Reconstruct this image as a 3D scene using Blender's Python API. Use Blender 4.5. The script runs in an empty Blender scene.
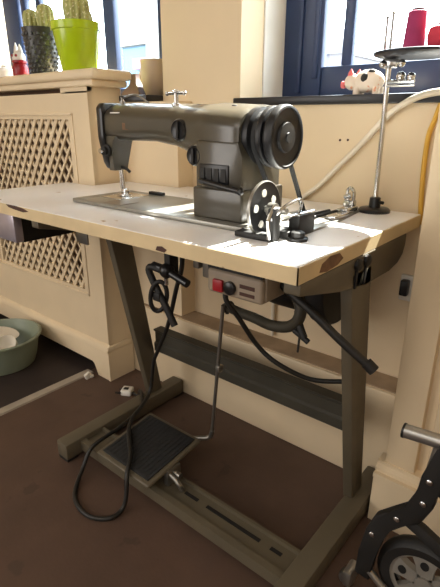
import bpy, bmesh, math, random
from mathutils import Vector, Matrix
random.seed(7)
SC = bpy.context.scene
COL = SC.collection
PI = math.pi

# ------------------------------------------------------------------ camera, world, sun, exposure
cam_d = bpy.data.cameras.new('camera')
cam_d.sensor_fit = 'VERTICAL'; cam_d.sensor_height = 36.0; cam_d.lens = 472.65 / 587 * 36
cam_d.clip_start = 0.01
cam = bpy.data.objects.new('camera', cam_d); COL.objects.link(cam)
cam.matrix_world = (Matrix.Translation((0, 0, .9714)) @ Matrix.Rotation(.6904, 4, 'Z')
                    @ Matrix.Rotation(PI / 2 - .3535, 4, 'X') @ Matrix.Rotation(.0038, 4, 'Z'))
SC.camera = cam

world = bpy.data.worlds.new('world'); SC.world = world; world.use_nodes = True
wn = world.node_tree.nodes; wn['Background'].inputs[0].default_value = (.80, .91, 1.0, 1)
wn['Background'].inputs[1].default_value = 12.0

sun_d = bpy.data.lights.new('sun', 'SUN'); sun_d.energy = 48; sun_d.angle = .009; sun_d.color = (1.0, .95, .86)
sun = bpy.data.objects.new('sun', sun_d); COL.objects.link(sun)
sun.rotation_euler = Vector((-.075, -1.0, -1.12)).to_track_quat('-Z', 'Y').to_euler()

def area(name, loc, target, sx, sy, power, color):
    d = bpy.data.lights.new(name, 'AREA'); d.shape = 'RECTANGLE'; d.size = sx; d.size_y = sy; d.energy = power; d.color = color
    o = bpy.data.objects.new(name, d); COL.objects.link(o); o.location = loc
    o.rotation_euler = (Vector(target) - Vector(loc)).to_track_quat('-Z', 'Y').to_euler()
    return o
# added fill lamps, out of view, brightening the room from above and behind the camera
area('fill_overhead', (-.2, -1.0, 2.5), (-.75, .7, .7), 2.2, 1.6, 19, (1.0, .965, .92))
area('fill_left', (-2.2, -1.8, 1.3), (-.3, 1.0, .4), 1.6, 1.6, 25, (1.0, .955, .91))
area('fill_behind', (.3, -2.6, 1.5), (-.5, 1.0, .5), 2.0, 1.6, 10, (1.0, .955, .91))

SC.view_settings.view_transform = 'Standard'; SC.view_settings.look = 'None'
SC.view_settings.exposure = 0.35; SC.view_settings.gamma = 1.0; SC.view_settings.use_curve_mapping = False
SC.cycles.use_denoising = True
SC.cycles.max_bounces = 8; SC.cycles.diffuse_bounces = 5; SC.cycles.transparent_max_bounces = 12
SC.cycles.sample_clamp_indirect = 6

# ------------------------------------------------------------------ materials
def lin(c):
    return tuple((x / 255 / 12.92 if x <= 10 else ((x / 255 + .055) / 1.055) ** 2.4) for x in c)

def mat(name, rgb, rough=.6, metal=0.0, var=.12, scale=14, bump=0.0, bscale=60, spots=None, coat=0.0, spec=.5, stretch=(1, 1, 1)):
    """principled material with noise mottling; spots=(rgb, scale, threshold) adds worn patches"""
    m = bpy.data.materials.new(name); m.use_nodes = True
    nt = m.node_tree; N = nt.nodes; L = nt.links; b = N['Principled BSDF']
    b.inputs['Roughness'].default_value = rough; b.inputs['Metallic'].default_value = metal
    b.inputs['Coat Weight'].default_value = coat; b.inputs['Coat Roughness'].default_value = .14; b.inputs['Specular IOR Level'].default_value = spec
    c = lin(rgb)
    tc = N.new('ShaderNodeTexCoord'); mp = N.new('ShaderNodeMapping'); mp.inputs['Scale'].default_value = stretch
    L.new(tc.outputs['Object'], mp.inputs[0])
    nz = N.new('ShaderNodeTexNoise'); nz.inputs['Scale'].default_value = scale; nz.inputs['Detail'].default_value = 5
    L.new(mp.outputs[0], nz.inputs['Vector'])
    rp = N.new('ShaderNodeValToRGB'); rp.color_ramp.elements[0].position = .3; rp.color_ramp.elements[1].position = .7
    rp.color_ramp.elements[0].color = tuple(x * (1 - var) for x in c) + (1,)
    rp.color_ramp.elements[1].color = tuple(min(1, x * (1 + var)) for x in c) + (1,)
    L.new(nz.outputs[0], rp.inputs[0]); out = rp.outputs[0]
    if spots:
        s = N.new('ShaderNodeTexNoise'); s.inputs['Scale'].default_value = spots[1]; s.inputs['Detail'].default_value = 3
        L.new(mp.outputs[0], s.inputs['Vector'])
        r2 = N.new('ShaderNodeValToRGB'); r2.color_ramp.elements[0].position = spots[2]; r2.color_ramp.elements[1].position = spots[2] + .03
        L.new(s.outputs[0], r2.inputs[0])
        mx = N.new('ShaderNodeMix'); mx.data_type = 'RGBA'
        L.new(r2.outputs[0], mx.inputs[0]); L.new(out, mx.inputs[6]); mx.inputs[7].default_value = lin(spots[0]) + (1,)
        out = mx.outputs[2]
    L.new(out, b.inputs['Base Color'])
    if bump:
        n2 = N.new('ShaderNodeTexNoise'); n2.inputs['Scale'].default_value = bscale; n2.inputs['Detail'].default_value = 4
        L.new(mp.outputs[0], n2.inputs['Vector'])
        bp = N.new('ShaderNodeBump'); bp.inputs['Strength'].default_value = bump; bp.inputs['Distance'].default_value = .004
        L.new(n2.outputs[0], bp.inputs['Height']); L.new(bp.outputs[0], b.inputs['Normal'])
    return m

def glass_mat(name):
    m = bpy.data.materials.new(name); m.use_nodes = True
    nt = m.node_tree; N = nt.nodes; L = nt.links; N.remove(N['Principled BSDF'])
    t = N.new('ShaderNodeBsdfTransparent'); t.inputs[0].default_value = (.97, .985, .98, 1)
    g = N.new('ShaderNodeBsdfGlossy'); g.inputs['Roughness'].default_value = .02
    mx = N.new('ShaderNodeMixShader'); mx.inputs[0].default_value = .04; L.new(t.outputs[0], mx.inputs[1]); L.new(g.outputs[0], mx.inputs[2])
    L.new(mx.outputs[0], N['Material Output'].inputs[0])
    return m

def boards_mat(name, rgb, pitch):
    m = mat(name, rgb, .6)
    nt = m.node_tree; N = nt.nodes; L = nt.links; b = N['Principled BSDF']
    tc = N.new('ShaderNodeTexCoord'); w = N.new('ShaderNodeTexWave'); w.bands_direction = 'Z'; w.wave_profile = 'SAW'
    w.inputs['Scale'].default_value = 2 * PI / pitch / 20
    L.new(tc.outputs['Object'], w.inputs['Vector'])
    bp = N.new('ShaderNodeBump'); bp.inputs['Strength'].default_value = .6; bp.inputs['Distance'].default_value = .03
    L.new(w.outputs[1], bp.inputs['Height']); L.new(bp.outputs[0], b.inputs['Normal'])
    return m

M = {}
M['wall'] = mat('painted_wall', (227, 207, 174), .7, var=.04, scale=3, bump=.08, bscale=40)
M['cream'] = mat('cream_gloss_paint', (226, 207, 175), .42, var=.04, scale=6)
M['ceiling'] = mat('ceiling_paint', (232, 222, 200), .8)
M['white_paint'] = mat('white_paint', (235, 234, 228), .5, var=.03)
M['strip'] = mat('grey_threshold', (168, 158, 144), .5, var=.15)
M['floor'] = mat('brown_lino', (84, 64, 53), .62, var=.14, scale=9, bump=.12, bscale=120, spots=((72, 55, 46), 11, .66))
M['dark_floor'] = mat('dark_lino', (46, 36, 33), .65, var=.2, scale=9)
M['grille_shade'] = mat('grille_shade_brown', (92, 68, 48), .8)  # brown for the shade seen through the grille holes
M['dust'] = mat('dusty_ledge', (168, 146, 120), .8, var=.2, scale=12)
M['navy'] = mat('navy_frame_paint', (38, 58, 96), .38, var=.08)
M['sill'] = mat('black_sill', (28, 28, 32), .32, var=.1)
M['glass'] = glass_mat('window_glass')
M['laminate'] = mat('cream_laminate', (242, 242, 244), .3, var=.05, scale=5, spots=((170, 140, 105), 22, .70))
M['edge'] = mat('worn_edge', (214, 193, 152), .55, var=.1, scale=10, spots=((120, 86, 62), 13, .72))
M['frame'] = mat('grey_green_steel', (92, 84, 68), .5, var=.1, scale=10, spots=((92, 84, 70), 30, .70), bump=.05)
M['rail'] = mat('dark_steel', (58, 55, 46), .5, var=.15, scale=10)
M['slot'] = mat('black_slot', (14, 13, 12), .8)
M['rubber'] = mat('black_rubber', (30, 31, 32), .75, var=.2, scale=30, bump=.3, bscale=150)
M['black'] = mat('black_enamel', (22, 22, 24), .3, var=.15, scale=20)
M['wheelblack'] = mat('worn_black_wheel', (17, 18, 21), .42, var=.15, scale=20)
M['mattblack'] = mat('matt_black', (24, 23, 22), .6, var=.2, scale=25)
M['machine'] = mat('olive_grey_enamel', (66, 62, 52), .30, var=.06, scale=9, spots=((70, 56, 42), 24, .72), coat=.5)
M['bed'] = mat('worn_steel_bed', (146, 144, 136), .34, metal=.55, var=.12, scale=16)
M['chrome'] = mat('chrome', (205, 205, 205), .18, metal=1, var=.05)
M['steel'] = mat('dull_steel', (150, 148, 142), .35, metal=.9, var=.1)
M['badge'] = mat('faded_badge', (116, 84, 58), .6, var=.35, scale=60)
M['switch'] = mat('beige_grey_plastic', (156, 142, 124), .5, var=.06)
M['red'] = mat('red_button', (160, 22, 34), .4)
M['drawer'] = mat('black_tin', (20, 19, 20), .35, var=.2)
M['tin'] = mat('grey_tin', (176, 168, 178), .3, metal=.6, var=.15, scale=12)
M['bowl'] = mat('sage_plastic', (130, 140, 122), .42, var=.05)
M['mug'] = mat('beige_stoneware', (186, 164, 138), .45, var=.06)
M['crock'] = mat('white_crockery', (230, 224, 212), .3, var=.03)
M['brown'] = mat('dark_brown', (74, 44, 34), .6, var=.2, scale=20)
M['lime'] = mat('lime_glaze', (178, 206, 18), .25, var=.05, coat=.4)
M['darkpot'] = mat('pewter_glaze', (62, 62, 60), .3, metal=.3, var=.2, scale=40)
M['soil'] = mat('soil', (72, 54, 40), .9, var=.3, scale=60, bump=.5)
M['cactus'] = mat('cactus_green', (176, 178, 112), .6, var=.18, scale=60, spots=((238, 232, 196), 130, .60))
M['redglaze'] = mat('red_glaze', (140, 22, 30), .3)
M['pinkcone'] = mat('magenta_thread', (168, 50, 104), .7, var=.1, scale=3, bump=.3, bscale=200, stretch=(1, 1, 12))
M['redcone'] = mat('pink_red_thread', (214, 60, 84), .7, var=.1, scale=3, bump=.3, bscale=200, stretch=(1, 1, 12))
M['tray'] = mat('navy_tray', (18, 22, 34), .5)
M['hose'] = mat('white_hose', (226, 216, 196), .4, var=.03)
M['yellow'] = mat('yellow_cable', (216, 168, 62), .45, var=.05)
M['cord'] = mat('black_cord', (28, 27, 25), .5)
M['pig'] = mat('pig_white', (236, 222, 204), .35, spots=((226, 150, 104), 26, .62))
M['pigpink'] = mat('pig_pink', (224, 112, 112), .4)
M['silver'] = mat('silver_tube', (170, 168, 164), .3, metal=.85, var=.08)
M['spoke'] = mat('grey_plastic', (138, 134, 126), .4, metal=.2)
M['cladding'] = boards_mat('white_boards', (120, 116, 110), .25)
M['pavement'] = mat('outdoor_pavement', (90, 88, 84), .8, scale=2)
M['slatewall'] = boards_mat('lilac_grey_boards', (84, 84, 96), .3)
M['roof'] = mat('grey_slates', (86, 90, 98), .6, scale=3)
M['shopglass'] = mat('blue_shop_glass', (48, 84, 106), .25, var=.2, scale=.8)
M['pinksign'] = mat('pink_sign', (120, 70, 96), .5)
M['clip'] = mat('white_plastic', (226, 222, 212), .45)

# ------------------------------------------------------------------ mesh builder
ORG = {}
class MB:
    def __init__(s): s.bm = bmesh.new()
    def _bev(s, geom_edges, w, seg=2):
        if w > 0: bmesh.ops.bevel(s.bm, geom=geom_edges, offset=w, segments=seg, profile=.5, affect='EDGES', clamp_overlap=True)
    def box(s, x0, x1, y0, y1, z0, z1, bev=0, seg=2, rot=None, about=None):
        r = bmesh.ops.create_cube(s.bm, size=1); vs = r['verts']
        c = Vector(((x0 + x1) / 2, (y0 + y1) / 2, (z0 + z1) / 2))
        for v in vs: v.co = Vector((v.co.x * (x1 - x0), v.co.y * (y1 - y0), v.co.z * (z1 - z0))) + c
        if rot is not None:
            a = Vector(about) if about else c
            for v in vs: v.co = rot @ (v.co - a) + a
        if bev: s._bev(list({e for v in vs for e in v.link_edges}), bev, seg)
        return s
    def ring_loft(s, rings, cap=True, closed=True):
        R = [[s.bm.verts.new(p) for p in r] for r in rings]; n = len(R[0])
        for a, b in zip(R[:-1], R[1:]):
            for i in range(n if closed else n - 1):
                j = (i + 1) % n
                try: s.bm.faces.new((a[i], a[j], b[j], b[i]))
                except ValueError: pass
        if cap:
            for r in (R[0][::-1], R[-1]):
                try: s.bm.faces.new(r)
                except ValueError: pass
        return s
    def tube(s, pts, r, seg=12, cap=True, smooth=0):
        P = [Vector(p) for p in pts]
        if smooth: P = catmull(P, smooth)
        rad = r if isinstance(r, (list, tuple)) else None
        rings = []; up = None
        for i, p in enumerate(P):
            t = (P[min(i + 1, len(P) - 1)] - P[max(i - 1, 0)])
            t = t.normalized() if t.length > 1e-9 else Vector((0, 0, 1))
            if up is None: up = t.orthogonal().normalized()
            else:
                up = up - t * up.dot(t)
                up = up.normalized() if up.length > 1e-6 else t.orthogonal().normalized()
            w = t.cross(up)
            rr = (rad[0] + (rad[1] - rad[0]) * i / max(1, len(P) - 1)) if rad else r
            rings.append([p + (up * math.cos(2 * PI * k / seg) + w * math.sin(2 * PI * k / seg)) * rr for k in range(seg)])
        return s.ring_loft(rings, cap)
    def lathe(s, prof, c=(0, 0, 0), axis='Z', seg=32, mod=None, cap=True):
        """prof = list of (radius, height along axis)"""
        c = Vector(c); rings = []
        ax = {'Z': (Vector((1, 0, 0)), Vector((0, 1, 0)), Vector((0, 0, 1))), 'X': (Vector((0, 1, 0)), Vector((0, 0, 1)), Vector((1, 0, 0))),
              'Y': (Vector((0, 0, 1)), Vector((1, 0, 0)), Vector((0, 1, 0)))}[axis]
        for r, h in prof:
            ring = []
            for k in range(seg):
                a = 2 * PI * k / seg; q = r * (mod(a, h) if mod else 1)
                ring.append(c + ax[0] * math.cos(a) * q + ax[1] * math.sin(a) * q + ax[2] * h)
            rings.append(ring)
        return s.ring_loft(rings, cap)
    def prism(s, poly, plane, a, b, bev=0):
        """2-D outline extruded: plane 'YZ' along X from a to b, 'XZ' along Y, 'XY' along Z"""
        f = {'YZ': lambda u, v, w: (w, u, v), 'XZ': lambda u, v, w: (u, w, v), 'XY': lambda u, v, w: (u, v, w)}[plane]
        n0 = len(s.bm.verts)
        s.ring_loft([[f(u, v, a) for u, v in poly], [f(u, v, b) for u, v in poly]])
        if bev:
            s.bm.verts.ensure_lookup_table(); vs = s.bm.verts[n0:]
            s._bev(list({e for v in vs for e in v.link_edges}), bev)
        return s
    def ball(s, c, rx, ry=None, rz=None, seg=20, rot=None):
        ry = ry or rx; rz = rz or rx
        r = bmesh.ops.create_uvsphere(s.bm, u_segments=seg, v_segments=seg // 2, radius=1)
        for v in r['verts']:
            p = Vector((v.co.x * rx, v.co.y * ry, v.co.z * rz))
            v.co = (rot @ p if rot is not None else p) + Vector(c)
        return s
    def build(s, name, m, parent=None, label=None, kind=None, angle=40, xf=None):
        bm = s.bm
        if xf is not None: bm.transform(xf)
        bmesh.ops.remove_doubles(bm, verts=bm.verts, dist=1e-6)
        bmesh.ops.recalc_face_normals(bm, faces=bm.faces)
        lo = Vector([min(v.co[i] for v in bm.verts) for i in range(3)]); hi = Vector([max(v.co[i] for v in bm.verts) for i in range(3)])
        org = Vector(((lo.x + hi.x) / 2, (lo.y + hi.y) / 2, lo.z))
        for v in bm.verts: v.co -= org
        me = bpy.data.meshes.new(name); bm.to_mesh(me); bm.free()
        for p in me.polygons: p.use_smooth = True
        me.set_sharp_from_angle(angle=math.radians(angle))
        me.materials.append(m)
        o = bpy.data.objects.new(name, me); COL.objects.link(o)
        if parent is not None:
            o.parent = parent; o.location = org - ORG[parent.name]
        else: o.location = org
        ORG[o.name] = org
        if label: o['label'] = label
        if kind: o['kind'] = kind
        return o

def catmull(P, n):
    out = []
    for i in range(len(P) - 1):
        p0 = P[max(i - 1, 0)]; p1 = P[i]; p2 = P[i + 1]; p3 = P[min(i + 2, len(P) - 1)]
        for k in range(n):
            t = k / n
            out.append(.5 * ((2 * p1) + (p2 - p0) * t + (2 * p0 - 5 * p1 + 4 * p2 - p3) * t * t + (3 * p1 - p0 - 3 * p2 + p3) * t ** 3))
    out.append(P[-1]); return out

def thing(name, label, cat, loc, group=None, kind=None):
    o = bpy.data.objects.new(name, None); COL.objects.link(o); o.location = loc; o.empty_display_size = .05
    ORG[o.name] = Vector(loc)
    if label: o['label'] = label
    if cat: o['category'] = cat
    if group: o['group'] = group
    if kind: o['kind'] = kind
    return o
def tag(o, label, cat, group=None):
    o['label'] = label; o['category'] = cat
    if group: o['group'] = group
    return o
def rrect(cy, cz, hy, hz, r, n=4):
    """rounded rectangle outline in (y, z)"""
    pts = []
    for (sy, sz, a0) in ((1, 1, 0), (-1, 1, PI / 2), (-1, -1, PI), (1, -1, 1.5 * PI)):
        for k in range(n + 1):
            a = a0 + PI / 2 * k / n
            pts.append((cy + sy * (hy - r) + r * math.cos(a), cz + sz * (hz - r) + r * math.sin(a)))
    return pts

# ------------------------------------------------------------------ the room
S = 'structure'
MB().box(-3.3, 2.3, -3.1, 1.5, -.06, 0).build('floor', M['floor'], kind=S)
MB().box(-3.3, 2.3, -3.1, 1.7, 2.6, 2.66).build('ceiling', M['ceiling'], kind=S)
MB().box(-3.3, -3.2, -3.1, 1.5, 0, 2.6).build('wall_left', M['wall'], kind=S)
MB().box(2.2, 2.3, -3.1, 1.5, 0, 2.6).build('wall_right', M['wall'], kind=S)
MB().box(-3.2, 2.2, -3.1, -3.0, 0, 2.6).build('wall_front', M['wall'], kind=S)
W1 = (-2.75, -1.24, 1.045, 1.62); W2 = (-.917, -.24, 1.008, 1.95)
b = MB()
b.box(-3.2, W1[0], 1.2, 1.5, 0, 2.6)
b.box(W1[0], W1[1], 1.2, 1.5, 0, W1[2]); b.box(W1[0], W1[1], 1.2, 1.5, W1[3], 2.6)
b.box(W1[1], W2[0], 1.2, 1.5, 0, 2.6)
b.box(W2[0], W2[1], 1.2, 1.5, 0, W2[2]); b.box(W2[0], W2[1], 1.2, 1.5, W2[3], 2.6)
b.box(-3.2, -1.112, 1.13, 1.21, 0, 1.024)
b.build('wall_back', M['wall'], kind=S)
b = MB()
b.box(-.293, -.222, 1.0, 1.52, 0, 2.6, .004); b.box(-.222, 2.2, 1.022, 1.52, 0, 2.6)
b.box(-.200, -.13, 1.006, 1.03, .15, 2.6, .006)
b.build('wall_pillar', M['wall'], kind=S)
MB().prism([(.98, 0), (1.03, 0), (1.03, .176), (.996, .176), (.996, .168), (.986, .160), (.986, .150), (.974, .150), (.974, .138), (.98, .134)], 'YZ', -.309, .9).build('trim_1', M['cream'], kind=S)
b = MB().box(-1.374, -.31, 1.107, 1.2, 0, .298, .006)
b.build('trim_2', M['cream'], kind=S)
MB().box(-1.37, -.31, 1.118, 1.198, .298, .3005).build('trim_3', M['dust'], kind=S)
MB().prism([(-1.514, 0), (-1.474, 0), (-1.477, .006), (-1.511, .006)], 'XZ', -.9, .978).build('trim_4', M['strip'], kind=S)
MB().box(-3.2, -1.506, -1.5, 1.19, 0, .003).build('floor_dark', M['dark_floor'], kind=S)
MB().box(-.9175, -.912, 1.31, 1.42, 1.03, 1.95).build('trim_5', M['white_paint'], kind=S)

# window over the table
w2 = thing('window_2', 'navy framed window over the right of the sewing table', None, (-.6, 1.4, 1.03), kind=S)
MB().box(-.935, -.295, 1.188, 1.43, 1.008, 1.03, .003).build('window_sill', M['sill'], w2)
f = MB()
f.box(-.917, -.778, 1.42, 1.452, 1.03, 1.95, .004); f.box(-.775, -.24, 1.42, 1.475, 1.03, 1.122, .004)
f.box(-.775, -.24, 1.42, 1.475, 1.90, 1.95, .004); f.box(-.719, -.686, 1.432, 1.456, 1.122, 1.90, .004)
f.box(-.28, -.24, 1.42, 1.475, 1.122, 1.90); f.box(-.86, -.845, 1.412, 1.43, 1.05, 1.94, .003); f.box(-.805, -.788, 1.412, 1.43, 1.09, 1.92, .003)
f.build('window_frame', M['navy'], w2)
MB().box(-.778, -.719, 1.445, 1.449, 1.122, 1.90).build('glass_pane', M['glass'], w2)
MB().box(-.686, -.28, 1.445, 1.449, 1.122, 1.90).build('glass_pane', M['glass'], w2)

# window behind the radiator cover
w1 = thing('window_1', 'navy framed window behind the radiator cover', None, (-1.9, 1.35, 1.045), kind=S)
MB().box(-2.75, -1.242, 1.122, 1.36, 1.024, 1.045, .003).build('window_sill', M['sill'], w1)
f = MB()
f.box(-2.75, -1.245, 1.34, 1.40, 1.045, 1.085, .004); f.box(-2.75, -1.245, 1.34, 1.40, 1.58, 1.62)
for a, c in ((-2.75, -2.68), (-2.49, -2.36), (-2.33, -2.29), (-2.205, -2.17), (-1.985, -1.895), (-1.725, -1.66), (-1.415, -1.245)):
    f.box(a, c, 1.352, 1.382, 1.085, 1.58, .004)
f.build('window_frame', M['navy'], w1)
for a, c in ((-2.68, -2.49), (-2.28, -2.215), (-2.165, -2.0), (-1.885, -1.715), (-1.645, -1.405)):
    MB().box(a, c, 1.37, 1.374, 1.085, 1.58).build('glass_pane', M['glass'], w1)

# outside
MB().box(-30, 30, 1.9, 40, -.6, -.5).build('outdoor_ground', M['pavement'], kind=S)
g = thing('boarded_building', 'white boarded building with blue shop window, seen through the left window', 'building', (-6.3, 6.5, -.5))
MB().box(-7.42, -5.0, 6.0, 9.0, 2.15, 5.0).box(-6.58, -5.0, 6.0, 9.0, -.5, 2.15).build('wall', M['cladding'], g)
MB().box(-7.40, -6.58, 6.12, 6.2, -.5, 2.15).build('shop_window', M['shopglass'], g)
MB().box(-7.0, -6.62, 6.06, 6.1, 1.78, 1.95).build('sign', M['pinksign'], g)
g = thing('slate_roofed_building', 'grey slate roofed building seen through the window over the table', 'building', (-3.6, 7, -.5))
MB().box(-4.6, -2.99, 6.0, 9.0, -.5, 1.75).build('wall', M['slatewall'], g)
MB().prism([(-4.7, 1.74), (-2.94, 1.74), (-3.02, 2.02), (-3.9, 2.4), (-4.7, 2.4)], 'XZ', 5.95, 9.05).build('roof', M['roof'], g)

# ------------------------------------------------------------------ radiator cover
rc = thing('radiator_cover', 'cream painted radiator cover with diamond lattice grille under left window', 'radiator cover', (-2.0, 1.09, 0))
f = MB()
gx0, gx1, gz0, gz1 = -2.13, -1.497, .352, .968
f.box(-2.75, gx0, .993, 1.011, .12, 1.09); f.box(-2.75, -2.73, 1.011, 1.128, .003, 1.09); f.box(gx1, -1.376, .993, 1.011, .12, 1.055)
f.box(gx0, gx1, .993, 1.011, .12, gz0); f.box(gx0, gx1, .993, 1.011, gz1, 1.052)
f.box(-1.525, -1.376, .993, 1.011, 1.05, 1.09)
f.build('front_panel', M['cream'], rc)
MB().box(-1.394, -1.376, .994, 1.129, 0, 1.09).build('side_panel', M['cream'], rc)
MB().box(-2.75, -1.31, .972, 1.13, 1.088, 1.118, .010, 3).box(-2.75, -1.335, .984, 1.128, 1.068, 1.089, .006).build('top_shelf', M['cream'], rc)
# skirting with a cut-out foot
MB().prism([(-2.75, .058), (-1.475, .058), (-1.462, .05), (-1.452, .03), (-1.447, 0), (-1.370, 0), (-1.370, .125), (-2.75, .125)], 'XZ', .980, .994, .003).build('skirting', M['cream'], rc)
MB().prism([(.976, .122), (.994, .122), (.994, .152), (.988, .15), (.982, .142), (.977, .134)], 'YZ', -2.75, -1.366).box(-1.376, -1.366, .98, 1.104, 0, .125).box(-1.376, -1.364, .98, 1.104, .125, .148, .004).build('moulding', M['cream'], rc)
f = MB()
for (x0, x1, z0, z1) in ((gx0 - .03, gx1 + .03, gz1 + .012, gz1 + .022), (gx0 - .03, gx1 + .03, gz0 - .022, gz0 - .012), (gx0 - .03, gx0 - .02, gz0 - .02, gz1 + .02), (gx1 + .02, gx1 + .03, gz0 - .02, gz1 + .02)):
    f.box(x0, x1, .989, .994, z0, z1, .002)
f.build('grille_frame', M['cream'], rc)
MB().box(-2.72, -1.40, 1.040, 1.046, .13, 1.0675).build('shade_sheet', M['grille_shade'], rc, label='dark sheet standing in for the shade behind the grille')  # added dark sheet paints in the shaded inside of the cover
f = MB(); px, pz, hw = .046, .062, .0080
W, H = gx1 - gx0, gz1 - gz0
sl = pz / px
for sgn in (1, -1):
    n = int((W + H / sl) / px) + 3
    for i in range(-1, n):
        # line x = i*px + sgn*(z)/sl + const
        pts = []
        c = i * px if sgn < 0 else i * px - H / sl
        zlo, zhi = 0.0, H
        xa = c + (0 if sgn > 0 else 0); 
        f0 = (lambda z: c + z / sl) if sgn > 0 else (lambda z: c - z / sl)
        # clip to 0..W
        if sgn > 0: zlo = max(0, (0 - c) * sl); zhi = min(H, (W - c) * sl)
        else: zlo = max(0, (c - W) * sl); zhi = min(H, c * sl)
        if zhi - zlo < .01: continue
        dx = hw * math.sqrt(1 + 1 / sl ** 2)
        y0, y1 = (.998, 1.004) if sgn > 0 else (1.004, 1.010)
        q = [(gx0 + f0(zlo) - dx, gz0 + zlo), (gx0 + f0(zlo) + dx, gz0 + zlo), (gx0 + f0(zhi) + dx, gz0 + zhi), (gx0 + f0(zhi) - dx, gz0 + zhi)]
        q = [(min(max(u, gx0), gx1), v) for u, v in q]
        f.prism(q, 'XZ', y0, y1)
f.build('lattice_grille', M['cream'], rc)

# ------------------------------------------------------------------ sewing table
T = thing('sewing_table', 'cream laminate industrial sewing table on a grey steel pedal frame', 'table', (-.8, .9, 0))
X0, X1, Y0, Y1, Z0, Z1 = -1.504, -.346, .606, 1.172, .730, .760
sx0, sx1, sy0, sy1 = -.600, -.545, .885, 1.045
b = MB()
b.box(X0 + .002, -1.36, Y0 + .002, .970, Z0, Z1); b.box(-1.36, sx0, Y0 + .002, Y1 - .048, Z0, Z1); b.box(-1.108, sx0, Y1 - .048, Y1, Z0, Z1); b.box(sx1, X1 - .002, Y0 + .002, Y1, Z0, Z1)
b.box(sx0, sx1, Y0 + .002, sy0, Z0, Z1); b.box(sx0, sx1, sy1, Y1, Z0, Z1)
b.build('tabletop', M['laminate'], T)
MB().box(X0, X1, Y0, Y0 + .002, Z0, Z1 - .0015).box(X1 - .002, X1, Y0, Y1, Z0, Z1 - .0015).box(X0, X0 + .002, Y0, .970, Z0, Z1 - .0015).build('edge_band', M['edge'], T, label='worn tan edge of the tabletop')
# chipped places along the edges
def chip(pts, y, off=.0012):
    return MB().prism([(x, z) for x, z in pts], 'XZ', y - off, y + .001)
chip([(-1.235, .7585), (-1.19, .759), (-1.15, .757), (-1.125, .7515), (-1.15, .747), (-1.19, .749), (-1.222, .752)], Y0).build('edge_chip', M['brown'], T, label='brown chipped place on the front edge')
chip([(-.662, .733), (-.638, .732), (-.632, .738), (-.645, .743), (-.658, .741)], Y0).build('edge_chip', M['brown'], T, label='brown chipped place on the front edge')
MB().prism([(.675, .735), (.70, .731), (.74, .734), (.76, .742), (.745, .754), (.71, .756), (.682, .748)], 'YZ', X1 - .001, X1 + .0008).build('edge_chip', M['badge'], T, label='brown scuffed place on the right edge')
# brackets, legs, feet
MB().box(-1.152, -1.098, .752, .757, .640, .7295, .002).build('bracket_flange', M['steel'], T)
brk = [(.615, .7295), (.615, .709), (.76, .678), (.88, .662), (1.0, .661), (1.05, .667), (1.075, .682), (1.085, .705), (1.085, .7295)]
for xa, xb in ((-.377, -.345), (-1.136, -1.104)):
    MB().prism(brk, 'YZ', xa, xb, .003).build('bracket', M['frame'], T)
    leg = [(.805, .70), (.897, .70), (1.012, .055), (.952, .055)] if xa > -1 else [(.822, .70), (.900, .70), (1.012, .055), (.956, .055)]
    MB().prism(leg, 'YZ', xa + .006, xb, .004).build('leg', M['frame'], T)
for xa, xb in ((-.367, -.315), (-1.136, -1.084)):
    ft = MB().box(xa, xb, .60, 1.10, .008, .062, .006).build('foot', M['frame'], T)
    [MB().box(xa + .004, xb - .004, ya, ya + .038, 0, .010).build('rubber_pad', M['mattblack'], ft) for ya in (.602, 1.06)]
for xx in (-.3445,):
    for yy in (.821, .862):
        MB().lathe([(.012, 0), (.012, .006), (.008, .009)], (xx, yy, .716), 'X', 8).build('bolt', M['mattblack'], T)
        MB().box(xx - .001, xx + .0025, yy - .004, yy + .004, .668, .71).build('slot', M['slot'], T)
b = MB().prism([(.985, .222), (1.02, .222), (1.02, .302), (.985, .302), (.985, .297), (.992, .290), (.992, .256), (.985, .250)], 'YZ', -1.106, -.371)
b.build('cross_rail', M['rail'], T)
# low treadle rail
b = MB()
b.prism([(.650, .020), (.738, .020), (.738, .054), (.730, .054), (.730, .044), (.668, .044), (.668, .053), (.650, .053)], 'YZ', -1.085, -.366)
b.build('treadle_rail', M['frame'], T)
b = MB()
for xa, xb in ((-.70, -.655), (-.625, -.46), (-.43, -.40)): b.box(xa, xb, .702, .712, .0441, .0452)
b.build('rail_slots', M['slot'], T)
# pedal
tilt = Matrix.Rotation(math.atan2(.032, .25), 3, 'X')
def ptop(y): return .074 + (y - .63) * .128
pd = MB().box(-.965, -.752, .625, .832, .078, .090, .012, 3, rot=tilt, about=(-.84, .625, .078)).build('treadle', M['frame'], T)
MB().box(-.952, -.765, .638, .820, .0895, .0940, .004, 2, rot=tilt, about=(-.84, .625, .078)).build('rubber_mat', M['rubber'], pd, label='black ribbed rubber mat')
b = MB()
for i in range(13):
    x = -.946 + i * .0138
    b.box(x, x + .006, .645, .813, .0938, .0952, rot=tilt, about=(-.84, .625, .078))
b.build('mat_ribs', M['rubber'], pd)
for xx in (-.93, -.755):
    MB().box(xx - .008, xx + .008, .69, .74, .046, .094, .003).tube([(xx - .012, .715, .078), (xx + .03, .715, .078)], .008).build('treadle_hinge', M['steel'], T)
MB().tube([(-.752, .70, .082), (-.73, .70, .075), (-.715, .70, .065), (-.71, .705, .048)], .007, smooth=5).build('adjusting_lever', M['steel'], T)
# pitman rod
MB().tube([(-.755, .862, .105), (-.742, .862, .112), (-.738, .862, .145), (-.700, .86, .53)], .0052, 10).tube([(-.80, .826, .098), (-.775, .845, .100), (-.75, .862, .106), (-.738, .862, .135)], .0068, smooth=4).box(-.72, -.706, .852, .872, .335, .355, .003).build('treadle_rod', M['steel'], T, label='thin steel rod from treadle to motor lever')
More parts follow.
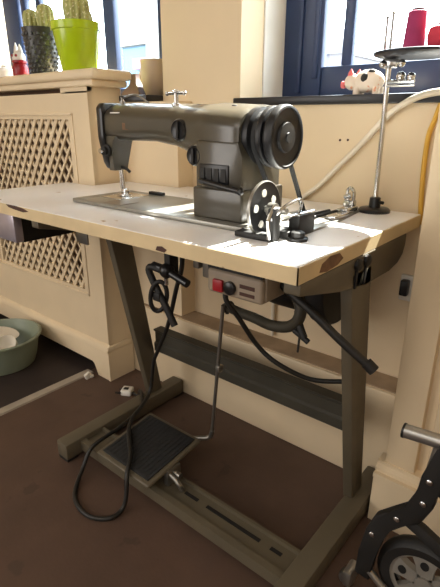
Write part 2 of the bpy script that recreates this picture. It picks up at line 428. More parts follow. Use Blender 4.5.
# drawer
dr = MB()
dr.box(-1.455, -1.278, .66, .665, .640, .729); dr.box(-1.455, -1.45, .66, .92, .640, .729); dr.box(-1.283, -1.278, .66, .92, .640, .729)
dr.box(-1.455, -1.278, .66, .92, .637, .641); dr.box(-1.455, -1.278, .915, .92, .640, .729)
d = dr.build('drawer', M['drawer'], T, label='black tin drawer hung under the left end')
MB().box(-1.46, -1.268, .634, .660, .641, .726, .004).build('drawer_front', M['tin'], d, label='grey tin drawer front')

# ------------------------------------------------------------------ sewing machine
K = thing('sewing_machine', 'olive grey industrial sewing machine with black handwheel on the table', 'sewing machine', (-.8, .83, .76))
MB().box(-1.125, -.552, .735, .935, .7602, .771, .003).build('bed', M['bed'], K)
MB().box(-1.085, -1.0, .80, .90, .771, .7722, .0005).build('needle_plate', M['chrome'], K)
MB().box(-1.117, -1.09, .74, .93, .771, .7718).box(-.998, -.93, .742, .80, .771, .7718).build('slide_plate', M['steel'], K)
MB().box(-1.02, -.965, .915, .928, .771, .779, .002).build('latch', M['mattblack'], K)
# arm: loft of rounded sections along x
secs = [(-1.055, .838, .961, .034, .043), (-1.045, .838, .962, .037, .045), (-.98, .835, .963, .036, .044), (-.88, .833, .962, .037, .042), (-.80, .832, .957, .041, .046),
        (-.735, .835, .946, .051, .055), (-.70, .836, .935, .058, .066), (-.68, .838, .915, .066, .085), (-.62, .838, .905, .070, .092), (-.602, .838, .905, .070, .091), (-.592, .838, .906, .066, .087)]
MB().ring_loft([[(x, y, z + max(0, z - cz) / hz * ((y - cy) / hy * .012 - .002)) for y, z in rrect(cy, cz, hy, hz, min(hy, hz) * (.8 if x < -.70 else .5))] for x, cy, cz, hy, hz in secs]).build('arm', M['machine'], K, angle=50)
MB().prism([(-.702, .771), (-.578, .771), (-.578, .90), (-.590, .93), (-.702, .93)], 'XZ', .766, .906, .006).build('pillar', M['machine'], K)
MB().box(-.706, -.572, .760, .912, .771, .836, .005, 3).build('base_cover', M['machine'], K)
MB().box(-.690, -.610, .763, .768, .842, .884, .003).build('recess_panel', M['black'], K, label='black stitch dial recess')
b = MB()
for i in range(4): b.box(-.686 + i * .019, -.673 + i * .019, .7615, .764, .848 + .002 * (i % 2), .876)
b.build('stitch_scale', M['mattblack'], K)
MB().tube([(-.680, .756, .850), (-.62, .752, .843), (-.572, .750, .838)], .0058, 10).ball((-.569, .750, .8375), .0075).build('reverse_lever', M['black'], K)
# head
MB().ring_loft([[(x, y, z) for x, y in pl] for z, pl in [
    (.930, [(-1.068, .806), (-1.005, .802), (-1.005, .868), (-1.068, .868)]),
    (.915, [(-1.068, .806), (-1.022, .802), (-1.022, .868), (-1.068, .868)]),
    (.862, [(-1.064, .812), (-1.034, .810), (-1.034, .862), (-1.064, .862)]),
    (.842, [(-1.060, .818), (-1.038, .816), (-1.038, .860), (-1.060, .860)])]]).build('needle_head', M['machine'], K)
MB().prism([(.796, .998), (.806, 1.009), (.865, 1.009), (.876, .998), (.876, .925), (.866, .862), (.860, .845), (.818, .845), (.808, .862), (.796, .925)], 'YZ', -1.074, -1.050, .005).build('face_plate', M['black'], K)
MB().lathe([(.016, 0), (.016, .006), (.011, .008), (.011, .016), (.007, .018)], (0, 0, 0), 'Y', 20).build('tension_disc', M['mattblack'], K, xf=Matrix.Translation((-1.048, .806, .893)) @ Matrix.Rotation(PI, 4, 'X'))
MB().tube([(-1.048, .789, .893), (-1.048, .780, .893)], .006).build('tension_nut', M['chrome'], K)
MB().tube([(-1.049, .845, .845), (-1.049, .845, .792)], .0045).tube([(-1.049, .845, .795), (-1.049, .845, .774)], .0018, 8).build('needle_bar', M['chrome'], K)
MB().tube([(-1.040, .842, .845), (-1.036, .843, .785)], .004).box(-1.060, -1.028, .833, .857, .7735, .7775, .001).box(-1.046, -1.028, .838, .852, .777, .792, .002).build('presser_foot', M['chrome'], K)
MB().tube([(-1.036, .84, .85), (-1.010, .835, .846), (-1.0, .835, .84)], .004, 8).build('thread_lever', M['mattblack'], K)
# dials
for (x, y, z, r) in ((-.768, .799, .948, .024), (-.708, .782, .898, .021)):
    kb = MB().lathe([(r * .9, 0), (r, -.004), (r, -.013), (r * .86, -.017), (r * .8, -.016), (.004, -.015)], (x, y, z), 'Y', 28).build('dial', M['black'], K)
    MB().lathe([(r * 1.08, .004), (r * 1.08, -.003), (r * .9, -.004)], (x, y, z), 'Y', 28).build('dial_ring', M['steel'], kb)
    MB().box(x - .003, x + .003, y - .020, y - .016, z - r * .7, z + r * .7, .001).build('dial_grip', M['mattblack'], kb)
MB().box(-.975, -.925, .7985, .8005, .946, .962, .0005).build('badge', M['badge'], K, label='faded brown badge on the arm')
MB().box(-1.02, -.985, .7995, .8012, .984, .9865).build('stripe', M['white_paint'], K, label='short white mark on the head')
# top fittings
MB().lathe([(.010, 0), (.010, .004), (.005, .006), (.005, .026), (.009, .028), (.009, .031), (.004, .034)], (-.822, .835, 1.000), 'Z', 16).tube([(-.85, .835, 1.026), (-.795, .835, 1.026)], .003, 8).ball((-.795, .835, 1.026), .005).ball((-.85, .835, 1.026), .005).build('thread_post', M['chrome'], K)
MB().lathe([(.007, 0), (.007, .008), (.004, .009), (.004, .016), (.007, .018)], (-1.03, .85, 1.006), 'Z', 14).tube([(-1.03, .85, 1.02), (-.99, .86, 1.028), (-.95, .868, 1.008)], .0025, 8, smooth=5).build('thread_guide', M['steel'], K)
for x in (-.87, -.76, -.66):
    MB().lathe([(.006, 0), (.006, .003), (.004, .004)], (x, .845, .9985 if x < -.7 else .996), 'Z', 12).build('oil_cap', M['mattblack'], K)
# handwheel
pc = (-.016, .835, .938)
hw = MB().lathe([(.048, -.577), (.057, -.575), (.057, -.562), (.045, -.558), (.045, -.545), (.058, -.541), (.059, -.536), (.057, -.530), (.050, -.528), (.050, -.525), (.058, -.523), (.061, -.518), (.061, -.507), (.059, -.503), (.055, -.502), (.054, -.506), (.030, -.508), (.028, -.503), (.010, -.502)], pc, 'X', 48).build('handwheel', M['wheelblack'], K, angle=30)
MB().lathe([(.010, -.503), (.009, -.499), (.004, -.499)], pc, 'X', 16).build('wheel_screw', M['mattblack'], hw)
# belt: loop in a tilted plane down through the slot
def belt(x, c1, r1, c2, r2, w, t):
    d = Vector((c2[0] - c1[0], c2[1] - c1[1])).normalized(); a0 = math.atan2(d.y, d.x); loop = []
    for k in range(17): a = a0 + PI / 2 + PI * k / 16; loop.append((c1[0] + r1 * math.cos(a), c1[1] + r1 * math.sin(a)))
    for k in range(17): a = a0 - PI / 2 + PI * k / 16; loop.append((c2[0] + r2 * math.cos(a), c2[1] + r2 * math.sin(a)))
    n = len(loop); bmx = MB(); rings = []
    for i in range(n):
        p = Vector(loop[i]); q = Vector(loop[(i + 1) % n]) - Vector(loop[i - 1]); nn = Vector((q.y, -q.x)).normalized()
        a, e = p, p + nn * t
        rings.append([(x - w, a.x, a.y), (x + w, a.x, a.y), (x + w, e.x, e.y), (x - w, e.x, e.y)])
    rings.append(rings[0]); return bmx.ring_loft(rings, cap=False)
belt(-.5675, (.835, .938), .045, (1.075, .575), .036, .0045, .006).build('drive_belt', M['rubber'], K)

# ------------------------------------------------------------------ motor, lever
mo = thing('clutch_motor', 'black clutch motor hanging under the right end of the table', 'motor', (-.54, 1.07, .73))
mc = (0, 1.075, .575)
MB().lathe([(.07, -.70), (.088, -.69), (.092, -.66), (.092, -.60), (.085, -.59)], mc, 'X', 32).build('body', M['mattblack'], mo)
MB().lathe([(.100, -.533), (.106, -.529), (.106, -.492), (.100, -.484), (.06, -.480), (.02, -.480)], mc, 'X', 40).lathe([(.033, -.59), (.033, -.53)], mc, 'X', 20).build('belt_guard', M['mattblack'], mo)
MB().box(-.70, -.60, 1.03, 1.12, .66, .7295, .004).box(-.50, -.47, .86, 1.06, .70, .7295, .004).tube([(-.485, .88, .71), (-.48, .84, .66), (-.47, .80, .63)], .018).build('mounting_bracket', M['mattblack'], mo)
MB().tube([(-.700, .880, .520), (-.645, .86, .525), (-.587, .84, .533), (-.53, .815, .541), (-.478, .80, .556), (-.447, .79, .580), (-.440, .79, .612), (-.462, .80, .640), (-.49, .83, .665)], .0125, 12, smooth=4).tube([(-.70, .868, .520), (-.70, .892, .520)], .013).tube([(-.704, .882, .50), (-.706, .880, .548)], .005).build('clutch_lever', M['rail'], mo, label='bent dark steel clutch lever')
MB().tube([(-.452, .80, .60), (-.44, .79, .575), (-.425, .785, .552)], .008, smooth=4).tube([(-.436, .786, .555), (-.438, .786, .515)], .0025, 8).tube([(-.45, .786, .562), (-.415, .786, .545)], .006).build('stop_bolt', M['mattblack'], mo)
cd = thing('armoured_cable', 'stiff black sleeved cable end sticking out past the right table leg', 'cable', (-.40, .77, .62))
MB().tube([(-.47, .775, .685), (-.466, .762, .662), (-.403, .76, .627), (-.34, .77, .579), (-.282, .784, .536)], .0085, 12, smooth=5).build('sleeve', M['cord'], cd)
MB().tube([(-.290, .783, .543), (-.274, .786, .530)], .0115, 12).build('end_cap', M['mattblack'], cd)

# ------------------------------------------------------------------ motor switch
sw = thing('motor_switch', 'grey switch box with red and black buttons under the front edge', 'switch', (-.54, .74, .73))
swr = Matrix.Translation((-.54, .70, .66)) @ Matrix.Rotation(math.radians(0), 4, 'Z') @ Matrix.Translation((.54, -.70, -.66))
MB().box(-.614, -.474, .700, .790, .634, .686, .008, 3).build('box', M['switch'], sw)
MB().box(-.612, -.476, .702, .790, .6865, .7295).build('top_cover', M['mattblack'], sw)
MB().box(-.594, -.568, .693, .702, .641, .667, .003).build('stop_button', M['red'], sw, label='red button')
MB().lathe([(.014, 0), (.014, -.008), (.011, -.010)], (-.551, .701, .655), 'Y', 18).build('start_button', M['black'], sw, label='black round button')
MB().box(-.528, -.492, .6992, .7012, .660, .668).box(-.528, -.492, .6992, .7012, .645, .652).build('label_slots', M['brown'], sw)
MB().box(-.478, -.470, .71, .78, .64, .70, .004).build('end_cover', M['switch'], sw)
MB().box(-.672, -.655, .72, .80, .668, .7295, .003).box(-.640, -.622, .715, .79, .655, .7295, .003).build('side_bracket', M['steel'], sw)
tag(MB().tube([(-.600, .745, .640), (-.594, .74, .606), (-.574, .76, .563), (-.551, .80, .49), (-.508, .82, .45), (-.443, .86, .415), (-.378, .90, .415)], .0055, 10, smooth=6).build('switch_cable', M['cord']),
    'thin black cable sagging from switch box to right table leg', 'cable')

# ------------------------------------------------------------------ knee lifter
kl = thing('knee_lifter', 'black knee lifter with oval pad hanging under the table front', 'knee lifter', (-.75, .74, .73))
MB().box(-.775, -.735, .72, .76, .700, .7295, .003).box(-.765, -.745, .722, .752, .63, .705, .004).box(-.75, -.70, .725, .75, .69, .712, .004).build('clamp', M['mattblack'], kl)
MB().tube([(-.80, .722, .648), (-.76, .722, .646), (-.742, .722, .640), (-.690, .722, .626)], .0095, 12).ball((-.755, .722, .644), .018).build('cross_bar', M['black'], kl)
MB().tube([(-.762, .722, .640), (-.80, .716, .646), (-.806, .714, .632), (-.778, .716, .585), (-.755, .718, .55), (-.733, .72, .512)], .0085, 12, smooth=4).build('lever', M['mattblack'], kl)
rt = Matrix.Rotation(math.radians(12), 3, 'Y')
rng = []
for k in range(33):
    a = 2 * PI * k / 32; p = rt @ Vector((.015 * math.cos(a), .012 * math.cos(a), .040 * math.sin(a))); rng.append(Vector((-.780, .716, .576)) + p)
MB().tube(rng, .0055, 10, cap=False).box(-.792, -.768, .706, .722, .566, .588, .004).build('pad', M['mattblack'], kl)
MB().tube([(-.752, .716, .628), (-.752, .716, .612)], .005).build('wing_bolt', M['chrome'], kl)

# ------------------------------------------------------------------ bobbin winder
bw = thing('bobbin_winder', 'black bobbin winder with holed wheel in front of the handwheel', 'bobbin winder', (-.51, .74, .76))
wc = Vector((-.502, .737, .814))
def sector(m, r0, r1, a0, a1, x0, x1, n):
    out = []
    for k in range(n + 1):
        a = a0 + (a1 - a0) * k / n; c, s_ = math.cos(a), math.sin(a)
        out.append([(x0, wc.y + r0 * c, wc.z + r0 * s_), (x0, wc.y + r1 * c, wc.z + r1 * s_), (x1, wc.y + r1 * c, wc.z + r1 * s_), (x1, wc.y + r0 * c, wc.z + r0 * s_)])
    m.ring_loft(out)
b = MB()
sector(b, .037, .050, 0, 2 * PI, wc.x - .003, wc.x + .003, 40)
sector(b, .003, .024, 0, 2 * PI, wc.x - .003, wc.x + .003, 30)
for k in range(5):
    a = 2 * PI * k / 5 + .5; sector(b, .022, .038, a + math.radians(14), a + math.radians(58), wc.x - .003, wc.x + .003, 5)
wh = b.build('wheel', M['black'], bw)
for k in range(5):
    a = 2 * PI * k / 5 + .5 + math.radians(0)
    MB().lathe([(.0072, -.0036), (.0072, .0036)], wc + Vector((0, .030 * math.cos(a), .030 * math.sin(a))), 'X', 16).build('wheel_dot', M['clip'], wh, label='pale round disc in a wheel hole')  # pale disc filling each hole of the wheel
MB().lathe([(.050, -.0035), (.0515, -.0025), (.0515, .0025), (.050, .0035)], wc, 'X', 40, cap=False).build('rim', M['steel'], wh)
MB().tube([wc + Vector((-.02, 0, 0)), wc + Vector((.05, 0, 0))], .006).tube([wc + Vector((.012, 0, 0)), wc + Vector((.026, 0, 0))], .013).build('spindle', M['steel'], bw)
b = MB().box(-.548, -.468, .705, .732, .760, .772, .003).box(-.478, -.462, .712, .735, .760, .822, .004).box(-.472, -.446, .775, .835, .760, .802, .004).box(-.505, -.452, .745, .79, .76, .775, .003)
b.build('base', M['mattblack'], bw)
MB().tube([(-.470, .712, .80), (-.455, .74, .825), (-.452, .785, .83), (-.462, .80, .80)], .003, 8, smooth=5).tube([(-.468, .705, .766), (-.468, .70, .80), (-.470, .72, .825)], .0035, 8).tube([(-.460, .76, .80), (-.448, .83, .803)], .003, 8).build('trip_lever', M['chrome'], bw)
ba = MB()
ba.prism([(-.487, .78), (-.447, .78), (-.452, .95), (-.470, 1.10), (-.502, 1.10), (-.500, .95)], 'XY', .7602, .765, .001)
ba.build('mounting_bar', M['steel'], bw)
MB().box(-.484, -.458, .945, 1.02, .765, .772, .002).box(-.496, -.470, 1.03, 1.09, .765, .776, .002).build('slide_clip', M['chrome'], bw)
MB().box(-.514, -.488, 1.098, 1.120, .7602, .785, .003).tube([(-.506, 1.108, .785), (-.511, 1.11, .805), (-.503, 1.11, .815), (-.492, 1.108, .805), (-.492, 1.108, .785)], .004, 8, smooth=4).tube([(-.515, 1.108, .79), (-.50, 1.11, .797)], .007).build('tension_post', M['chrome'], bw)
MB().tube([(-.535, .945, .7645), (-.525, 1.05, .7645)], .004, 8).tube([(-.515, .88, .7645), (-.508, 1.08, .7645)], .004, 8).build('guard_rail', M['mattblack'], bw)
b = MB().lathe([(.019, 0), (.019, .005), (.013, .007), (.013, .015), (.010, .017)], (-.438, .757, .76), 'Z', 20, mod=lambda a, h: 1 + .06 * math.cos(8 * a))
tag(b.build('rubber_knob', M['mattblack']), 'small black knob lying on the tabletop near its right end', 'knob')

# ------------------------------------------------------------------ thread stand with cones
ts = thing('thread_stand', 'thread stand with chrome rod and navy tray at rear right of table', 'thread stand', (-.446, 1.13, .76))
bx, by = -.446, 1.130
MB().lathe([(.038, 0), (.038, .006), (.033, .010), (.014, .012), (.013, .034), (.010, .036)], (bx, by, .76), 'Z', 32).tube([(bx, by, .785), (bx + .024, by - .01, .785)], .004, 8).build('base', M['black'], ts)
MB().tube([(bx, by, .79), (bx - .004, by, 1.100)], .0058, 14).build('rod', M['chrome'], ts)
tc_ = (-.392, 1.13)
MB().lathe([(.005, .001), (.080, .001), (.088, .004), (.089, .008), (.087, .009), (.080, .006), (.005, .006)], (tc_[0], tc_[1], 1.098), 'Z', 40).build('tray', M['tray'], ts)
for x, y in ((-.466, 1.135), (-.440, 1.10)):
    MB().tube([(x, y, 1.103), (x - .001, y, 1.180)], .0028, 8).ball((x - .001, y, 1.180), .0038).build('spool_pin', M['steel'], ts)
MB().box(bx - .016, bx + .016, by - .014, by + .010, 1.078, 1.098, .004).ball((bx - .012, by - .016, 1.086), .008).tube([(bx, by - .01, 1.05), (bx + .06, by - .01, 1.05)], .0045, 8).tube([(bx, by - .01, 1.042), (bx + .06, by - .01, 1.042)], .003, 8).ball((bx + .03, by - .012, 1.060), .010).ball((bx + .052, by - .012, 1.058), .009).ball((bx + .035, by - .03, 1.084), .008).build('thread_fittings', M['chrome'], ts)
c1 = thing('thread_cone', 'tall magenta cone of thread standing on the tray', 'thread cone', (-.405, 1.14, 1.1045), 'thread cones on the stand')
MB().lathe([(.0235, .002), (.0235, .004), (.0185, .080), (.017, .081)], (-.405, 1.14, 1.1045), 'Z', 28).build('thread', M['pinkcone'], c1)
MB().lathe([(.020, 0), (.0195, .003), (.012, .086), (.009, .086)], (-.405, 1.14, 1.1045), 'Z', 20).build('core', M['brown'], c1)
c2 = thing('thread_cone', 'low pink spool of thread on the tray right of the magenta cone', 'thread cone', (-.347, 1.13, 1.1045), 'thread cones on the stand')
MB().lathe([(.020, .006), (.026, .014), (.028, .03), (.024, .044), (.014, .048)], (-.347, 1.13, 1.1045), 'Z', 28).build('thread', M['redcone'], c2)
MB().lathe([(.026, 0), (.026, .005), (.012, .007), (.010, .052), (.006, .052)], (-.347, 1.13, 1.1045), 'Z', 20).build('core', M['black'], c2)

# ------------------------------------------------------------------ cables on the wall
tag(MB().tube([(-.30, 1.188, 1.026), (-.35, 1.186, 1.030), (-.403, 1.185, 1.018), (-.456, 1.185, .985), (-.511, 1.185, .924), (-.573, 1.185, .860), (-.632, 1.186, .800), (-.690, 1.187, .752), (-.74, 1.188, .66), (-.76, 1.189, .45), (-.76, 1.19, .31)], [.0082, .0062], 14, smooth=6).build('white_hose', M['hose']),
    'thick white hose rising across the wall behind the table', 'hose')
tag(MB().tube([(-.346, 1.192, 1.006), (-.354, 1.191, .97), (-.362, 1.191, .935), (-.362, 1.191, .861), (-.354, 1.191, .76), (-.345, 1.191, .735), (-.32, 1.191, .73), (-.294, 1.191, .73)], .0058, 12, smooth=6).build('yellow_cable', M['yellow']),
    'yellow cable running down the wall beside the pillar', 'cable')
so = thing('wall_socket', 'white wall socket with black plug below right table end', 'socket', (-.350, 1.195, .54))
MB().box(-.378, -.315, 1.188, 1.2, .530, .600, .004).build('plate', M['clip'], so)
MB().box(-.372, -.352, 1.168, 1.189, .548, .590, .004).build('plug', M['black'], so, label='black plug')
# main cord
tag(MB().tube([(-.795, .815, .728), (-.802, .82, .626), (-.836, .83, .548), (-.903, .86, .418), (-.985, .89, .295), (-1.012, .895, .245), (-1.040, .90, .131), (-1.005, .83, .118), (-.979, .771, .120), (-.939, .721, .116), (-.860, .660, .109), (-.825, .618, .096), (-.812, .600, .045), (-.812, .585, .012), (-.815, .548, .0065), (-.85, .520, .0065), (-.892, .515, .0065), (-.935, .525, .0065), (-.972, .550, .0065), (-1.008, .60, .022), (-1.02, .65, .066), (-1.018, .75, .078), (-1.05, .86, .076), (-1.110, .920, .0705), (-1.150, .945, .062), (-1.19, .975, .012), (-1.225, .975, .010)], .0062, 10, smooth=6).build('power_cord', M['cord']),
    'black power cord looping over the treadle onto the floor', 'cord')
pg = thing('mains_plug', 'white mains plug lying on the floor behind the left foot', 'plug', (-1.245, .965, 0))
rz = Matrix.Rotation(.5, 3, 'Z')
MB().box(-1.268, -1.226, .945, .985, 0, .024, .006, 3, rot=rz).build('body', M['clip'], pg)
MB().box(-1.285, -1.264, .940, .945, .012, .018, rot=rz, about=(-1.247, .965, .012)).box(-1.285, -1.264, .978, .983, .006, .010, rot=rz, about=(-1.247, .965, .012)).box(-1.258, -1.240, .955, .97, .0235, .026, .001, rot=rz, about=(-1.247, .965, .012)).build('pins', M['mattblack'], pg)
tag(MB().box(-1.463, -1.449, .93, .957, 0, .03, .004, rot=Matrix.Rotation(.35, 3, 'X'), about=(-1.455, .957, 0)).box(-1.466, -1.444, .945, .96, 0, .012, .003).build('door_wedge', M['clip']),
    'small white peg on the floor at the corner of the radiator cover', 'peg')

# ------------------------------------------------------------------ things on the radiator cover and sills
ZT = 1.118
def cactus(c, r, h, ribs, name, parent):
    prof = [(r * .72, -.004), (r * .92, h * .2), (r, h * .5), (r * .96, h * .75), (r * .75, h * .92), (r * .35, h * 1.0), (.001, h * 1.01)]
    return MB().lathe(prof, c, 'Z', ribs * 6, mod=lambda a, hh: 1 + .13 * math.cos(ribs * a)).build(name, M['cactus'], parent, angle=80)
gp = thing('potted_cactus', 'lime green pot with one pale cactus on the radiator cover', 'potted plant', (-1.49, 1.055, ZT), 'potted cacti on the radiator cover')
MB().lathe([(.054, 0), (.058, .004), (.076, .122), (.080, .124), (.081, .146), (.077, .148), (.073, .128), (.068, .118)], (-1.49, 1.055, ZT), 'Z', 44).build('pot', M['lime'], gp)
MB().lathe([(.070, .122), (.04, .128), (.004, .130)], (-1.49, 1.055, ZT), 'Z', 30).build('soil', M['soil'], gp)
cactus((-1.480, 1.055, ZT + .126), .038, .110, 12, 'cactus', gp)
cactus((-1.445, 1.065, ZT + .124), .018, .055, 9, 'cactus', gp)
dp = thing('potted_cactus', 'dark dimpled pot with two cacti on the radiator cover', 'potted plant', (-1.707, 1.055, ZT), 'potted cacti on the radiator cover')
b = MB().lathe([(.041, 0), (.045, .005), (.055, .08), (.061, .148), (.062, .152), (.057, .153), (.054, .130)], (-1.707, 1.055, ZT), 'Z', 40)
b.build('pot', M['darkpot'], dp)
b = MB()
for row in range(9):
    z = .014 + row * .0145; r = .045 + (.061 - .045) * (z / .148)
    for k in range(18):
        a = 2 * PI * (k + .5 * (row % 2)) / 18
        b.ball((-1.707 + r * math.cos(a), 1.055 + r * math.sin(a), ZT + z), .006, seg=6)
b.build('pot_dimples', M['darkpot'], dp)
MB().lathe([(.055, .132), (.03, .140), (.004, .141)], (-1.707, 1.055, ZT), 'Z', 30).build('soil', M['soil'], dp)
cactus((-1.740, 1.045, ZT + .136), .026, .078, 10, 'cactus', dp)
cactus((-1.672, 1.06, ZT + .136), .028, .088, 11, 'cactus', dp)
cactus((-1.704, 1.085, ZT + .136), .020, .06, 9, 'cactus', dp)
fg = thing('figurine', 'small red and white figurine left of the dark pot', 'figurine', (-1.855, 1.045, ZT))
fx, fy = -1.855, 1.045
MB().lathe([(.026, 0), (.029, .006), (.029, .034), (.024, .046), (.02, .05)], (fx, fy, ZT), 'Z', 24).build('body', M['redglaze'], fg)
MB().ball((fx, fy, ZT + .068), .026, .023, .025).build('head', M['crock'], fg)
MB().lathe([(.010, 0), (.006, .022), (.001, .036)], (fx - .014, fy, ZT + .086), 'Z', 10).lathe([(.010, 0), (.006, .018), (.001, .028)], (fx + .014, fy, ZT + .086), 'Z', 10).build('ears', M['crock'], fg)
MB().lathe([(.026, 0), (.027, .004), (.026, .009)], (fx, fy, ZT + .050), 'Z', 24).ball((fx - .008, fy - .021, ZT + .075), .005).ball((fx + .014, fy - .019, ZT + .074), .005).build('collar', M['redglaze'], fg)
jd = MB().lathe([(.030, 0), (.034, .004), (.036, .030), (.030, .038), (.012, .042), (.012, .05), (.004, .052)], (-1.985, 1.05, ZT), 'Z', 28)
tag(jd.build('lidded_dish', M['crock']), 'small white lidded dish at far left of the radiator cover', 'dish')
mg = thing('mug', 'beige mug with handle on the left window sill', 'mug', (-1.355, 1.27, 1.045))
MB().lathe([(.030, 0), (.034, .003), (.046, .035), (.050, .07), (.051, .118), (.048, .119), (.046, .07), (.04, .03), (.01, .012)], (-1.342, 1.262, 1.045), 'Z', 36).build('cup', M['mug'], mg)
hp = [(-1.342 - .047, 1.262, 1.045 + .095), (-1.342 - .066, 1.262, 1.045 + .098), (-1.342 - .076, 1.262, 1.045 + .075), (-1.342 - .066, 1.262, 1.045 + .05), (-1.342 - .046, 1.262, 1.045 + .045)]
MB().tube(hp, .0055, 10, smooth=5).build('handle', M['mug'], mg)
tag(MB().ring_loft([[(x - .014, y, z) for x, y in pl] for z, pl in [(1.045, [(-1.492, 1.235), (-1.385, 1.235), (-1.385, 1.30), (-1.492, 1.30)]), (1.06, [(-1.488, 1.238), (-1.390, 1.238), (-1.390, 1.298), (-1.488, 1.298)]), (1.09, [(-1.455, 1.25), (-1.418, 1.25), (-1.418, 1.29), (-1.455, 1.29)]), (1.125, [(-1.448, 1.255), (-1.424, 1.255), (-1.424, 1.285), (-1.448, 1.285)])]]).build('brown_pouch', M['brown']),
    'dark brown tapering pouch beside the beige mug', 'pouch')

# pig on the black sill
pgx, pgy, pgz = -.545, 1.22, 1.03
pg = thing('pig_ornament', 'white pig ornament with dark spot on the black window sill', 'ornament', (pgx, pgy, pgz))
b = MB().ball((pgx + .012, pgy, pgz + .030), .040, .026, .0275)
for dx, dy in ((-.012, -.012), (.038, -.012), (-.012, .012), (.038, .012)): b.lathe([(.009, 0), (.009, .018)], (pgx + dx, pgy + dy, pgz), 'Z', 10)
b.build('body', M['pig'], pg)
MB().ball((pgx - .028, pgy - .006, pgz + .030), .020, .019, .019).build('head', M['pig'], pg)
MB().lathe([(.008, 0), (.009, .004), (.008, .010)], (pgx - .054, pgy - .010, pgz + .024), 'X', 14).build('snout', M['pigpink'], pg)
MB().lathe([(.008, 0), (.006, .008), (.001, .016)], (pgx - .030, pgy - .014, pgz + .044), 'Z', 10).lathe([(.008, 0), (.006, .008), (.001, .016)], (pgx - .018, pgy + .008, pgz + .044), 'Z', 10).build('ears', M['pigpink'], pg)
MB().ball((pgx + .010, pgy - .0195, pgz + .036), .011, .008, .012).ball((pgx + .022, pgy - .010, pgz + .052), .010, .008, .005).build('spot', M['mattblack'], pg, label='dark spot')
# drill marks in the plaster
for x, z in ((-.586, .921), (-.564, .922)):
    tag(MB().lathe([(.003, 0), (.003, -.0015), (.001, -.0015)], (x, 1.2, z), 'Y', 10).build('screw', M['brown']), 'small dark screw in the wall below the right window sill', 'screw', 'screws in the wall')

# ------------------------------------------------------------------ washing-up bowl
bl = thing('plastic_bowl', 'sage green plastic bowl on the floor by the radiator cover', 'bowl', (-1.84, .785, .003))
MB().lathe([(.120, 0), (.130, .003), (.140, .03), (.158, .118), (.168, .120), (.169, .128), (.160, .131), (.154, .120), (.136, .03), (.12, .008), (.01, .007)], (-1.84, .785, .003), 'Z', 56).build('tub', M['bowl'], bl)
cu = thing('cup', 'white cup lying in the green bowl', 'cup', (-1.78, .80, .05))
cr = Matrix.Translation((-1.775, .80, .075)) @ Matrix.Rotation(math.radians(35), 4, 'X') @ Matrix.Rotation(math.radians(20), 4, 'Y')
MB().lathe([(.022, 0), (.025, .002), (.040, .03), (.045, .055), (.043, .056), (.038, .03), (.02, .006), (.005, .006)], (0, 0, 0), 'Z', 30).build('cup_body', M['crock'], cu, xf=cr)
sc_ = thing('saucer', 'brown and white saucer in the green bowl left of the cup', 'saucer', (-1.89, .82, .09))
cr = Matrix.Translation((-1.89, .825, .095)) @ Matrix.Rotation(math.radians(-12), 4, 'X') @ Matrix.Rotation(math.radians(10), 4, 'Y')
MB().lathe([(.03, 0), (.034, .001), (.062, .012), (.064, .014), (.03, .005), (.004, .005)], (0, 0, 0), 'Z', 30).build('plate', M['crock'], sc_, xf=cr)
tag(MB().ball((-1.845, .79, .056), .050, .05, .040, rot=Matrix.Rotation(.4, 3, 'Y')).build('brown_jug', M['brown']), 'dark brown round pot in the green bowl under the saucer', 'pot')

# ------------------------------------------------------------------ folding hand truck
ht = thing('hand_truck', 'folded hand truck with black frame and grey spoked wheel by the pillar', 'hand truck', (-.12, .82, 0))
wy = .80; wc2 = (-.120, wy, .099)
tw = MB().lathe([(.068, -.016), (.086, -.018), (.096, -.010), (.098, 0), (.096, .010), (.086, .018), (.068, .016)], wc2, 'Y', 48, cap=False).lathe([(.070, -.016), (.070, .016)], wc2, 'Y', 48, cap=False).build('wheel', M['mattblack'], ht)
b = MB()
b.lathe([(.061, -.010), (.069, -.014), (.070, -.008), (.070, .010), (.061, .008)], wc2, 'Y', 48, cap=False).lathe([(.018, -.016), (.018, .012)], wc2, 'Y', 24)
for k in range(5):
    a = 2 * PI * k / 5 + PI / 2 + .12
    d_ = Vector((math.cos(a), 0, math.sin(a))); n_ = Vector((-math.sin(a), 0, math.cos(a))); o_ = Vector(wc2)
    ring = []
    for r_, hw_ in ((.012, .014), (.038, .017), (.065, .026)):
        p = o_ + d_ * r_; ring.append([p + n_ * hw_ + Vector((0, -.011, 0)), p - n_ * hw_ + Vector((0, -.011, 0)), p - n_ * hw_ + Vector((0, .004, 0)), p + n_ * hw_ + Vector((0, .004, 0))])
    b.ring_loft(ring)
rim = b.build('wheel_rim', M['spoke'], tw, label='grey five spoke rim')
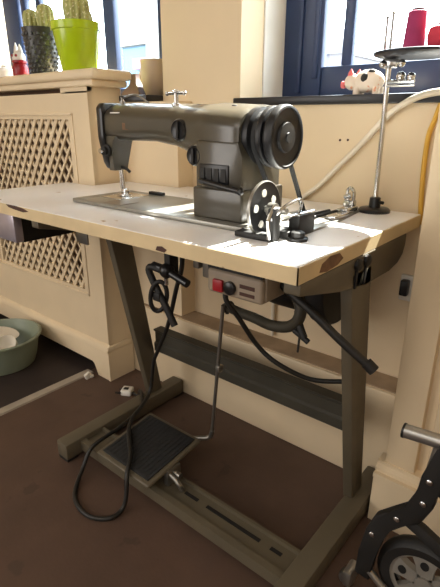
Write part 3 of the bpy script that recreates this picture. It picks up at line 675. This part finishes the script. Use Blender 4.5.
for k in range(5):
    b = MB()
    a = 2 * PI * k / 5 + PI / 2 + .12; p = Vector(wc2) + Vector((math.cos(a), 0, math.sin(a))) * .046 + Vector((0, -.0112, 0))
    b.lathe([(.0105, 0), (.0105, -.0012), (.004, -.0012)], p, 'Y', 20, mod=lambda t, h: 1 - .2 * abs(math.sin(t)))
    b.build('spoke_hole', M['slot'], tw)
# black side frame
def bar(pts, w, y0, y1):
    P = [Vector(p) for p in pts]; L_, R_ = [], []
    for i, p in enumerate(P):
        t = (P[min(i + 1, len(P) - 1)] - P[max(i - 1, 0)]).normalized(); n = Vector((-t.y, t.x)) * w
        L_.append(p + n); R_.append(p - n)
    return MB().prism([tuple(q) for q in L_ + R_[::-1]], 'XZ', y0, y1, .004)
bar([(-0.2373, 0.0533), (-0.2335, 0.1183), (-0.2259, 0.1786), (-0.2125, 0.2188), (-0.1857, 0.2456), (-0.1579, 0.2695), (-0.1435, 0.3097), (-0.1407, 0.3605), (-0.1244, 0.4246), (-0.0957, 0.482)], .017, .765, .785).build('side_frame', M['mattblack'], ht)
bar([(-0.1407, 0.3624), (-0.1053, 0.3384), (-0.0574, 0.3145), (0.0191, 0.3002)], .013, .768, .79).build('side_frame', M['mattblack'], ht)
bar([(-0.1857, 0.2456), (-0.1435, 0.238), (-0.0861, 0.2092), (-0.0383, 0.1566)], .010, .772, .79).build('fender', M['mattblack'], ht)
MB().tube([(-.224, .775, .215), (-.19, .778, .243), (-.164, .782, .262), (-.156, .79, .30), (-.150, .80, .36), (-.143, .80, .425)], .0085, 14, smooth=4).build('frame_tube', M['silver'], ht)
hd = MB().tube([(-.206, .795, .424), (-.13, .80, .428), (-.03, .80, .430)], .0135, 18).build('handle', M['silver'], ht)
MB().tube([(-.2085, .795, .424), (-.2045, .795, .424)], .0145, 18).build('end_cap', M['black'], hd, label='black handle cap')
for x, z in ((-.1416, .360), (-.1455, .308), (-.1857, .2456), (-.2278, .1786)):
    MB().lathe([(.006, 0), (.006, -.003), (.003, -.005)], (x, .7655, z), 'Y', 14).build('bolt', M['chrome'], ht, label='bright bolt')
MB().tube([(-.225, .772, .075), (-.175, .772, .040)], .008).box(-.275, -.255, .755, .80, .008, .05, .006).lathe([(.016, -.01), (.018, 0), (.016, .01)], (-.27, .775, .018), 'Y', 20).build('foot_caster', M['silver'], ht)
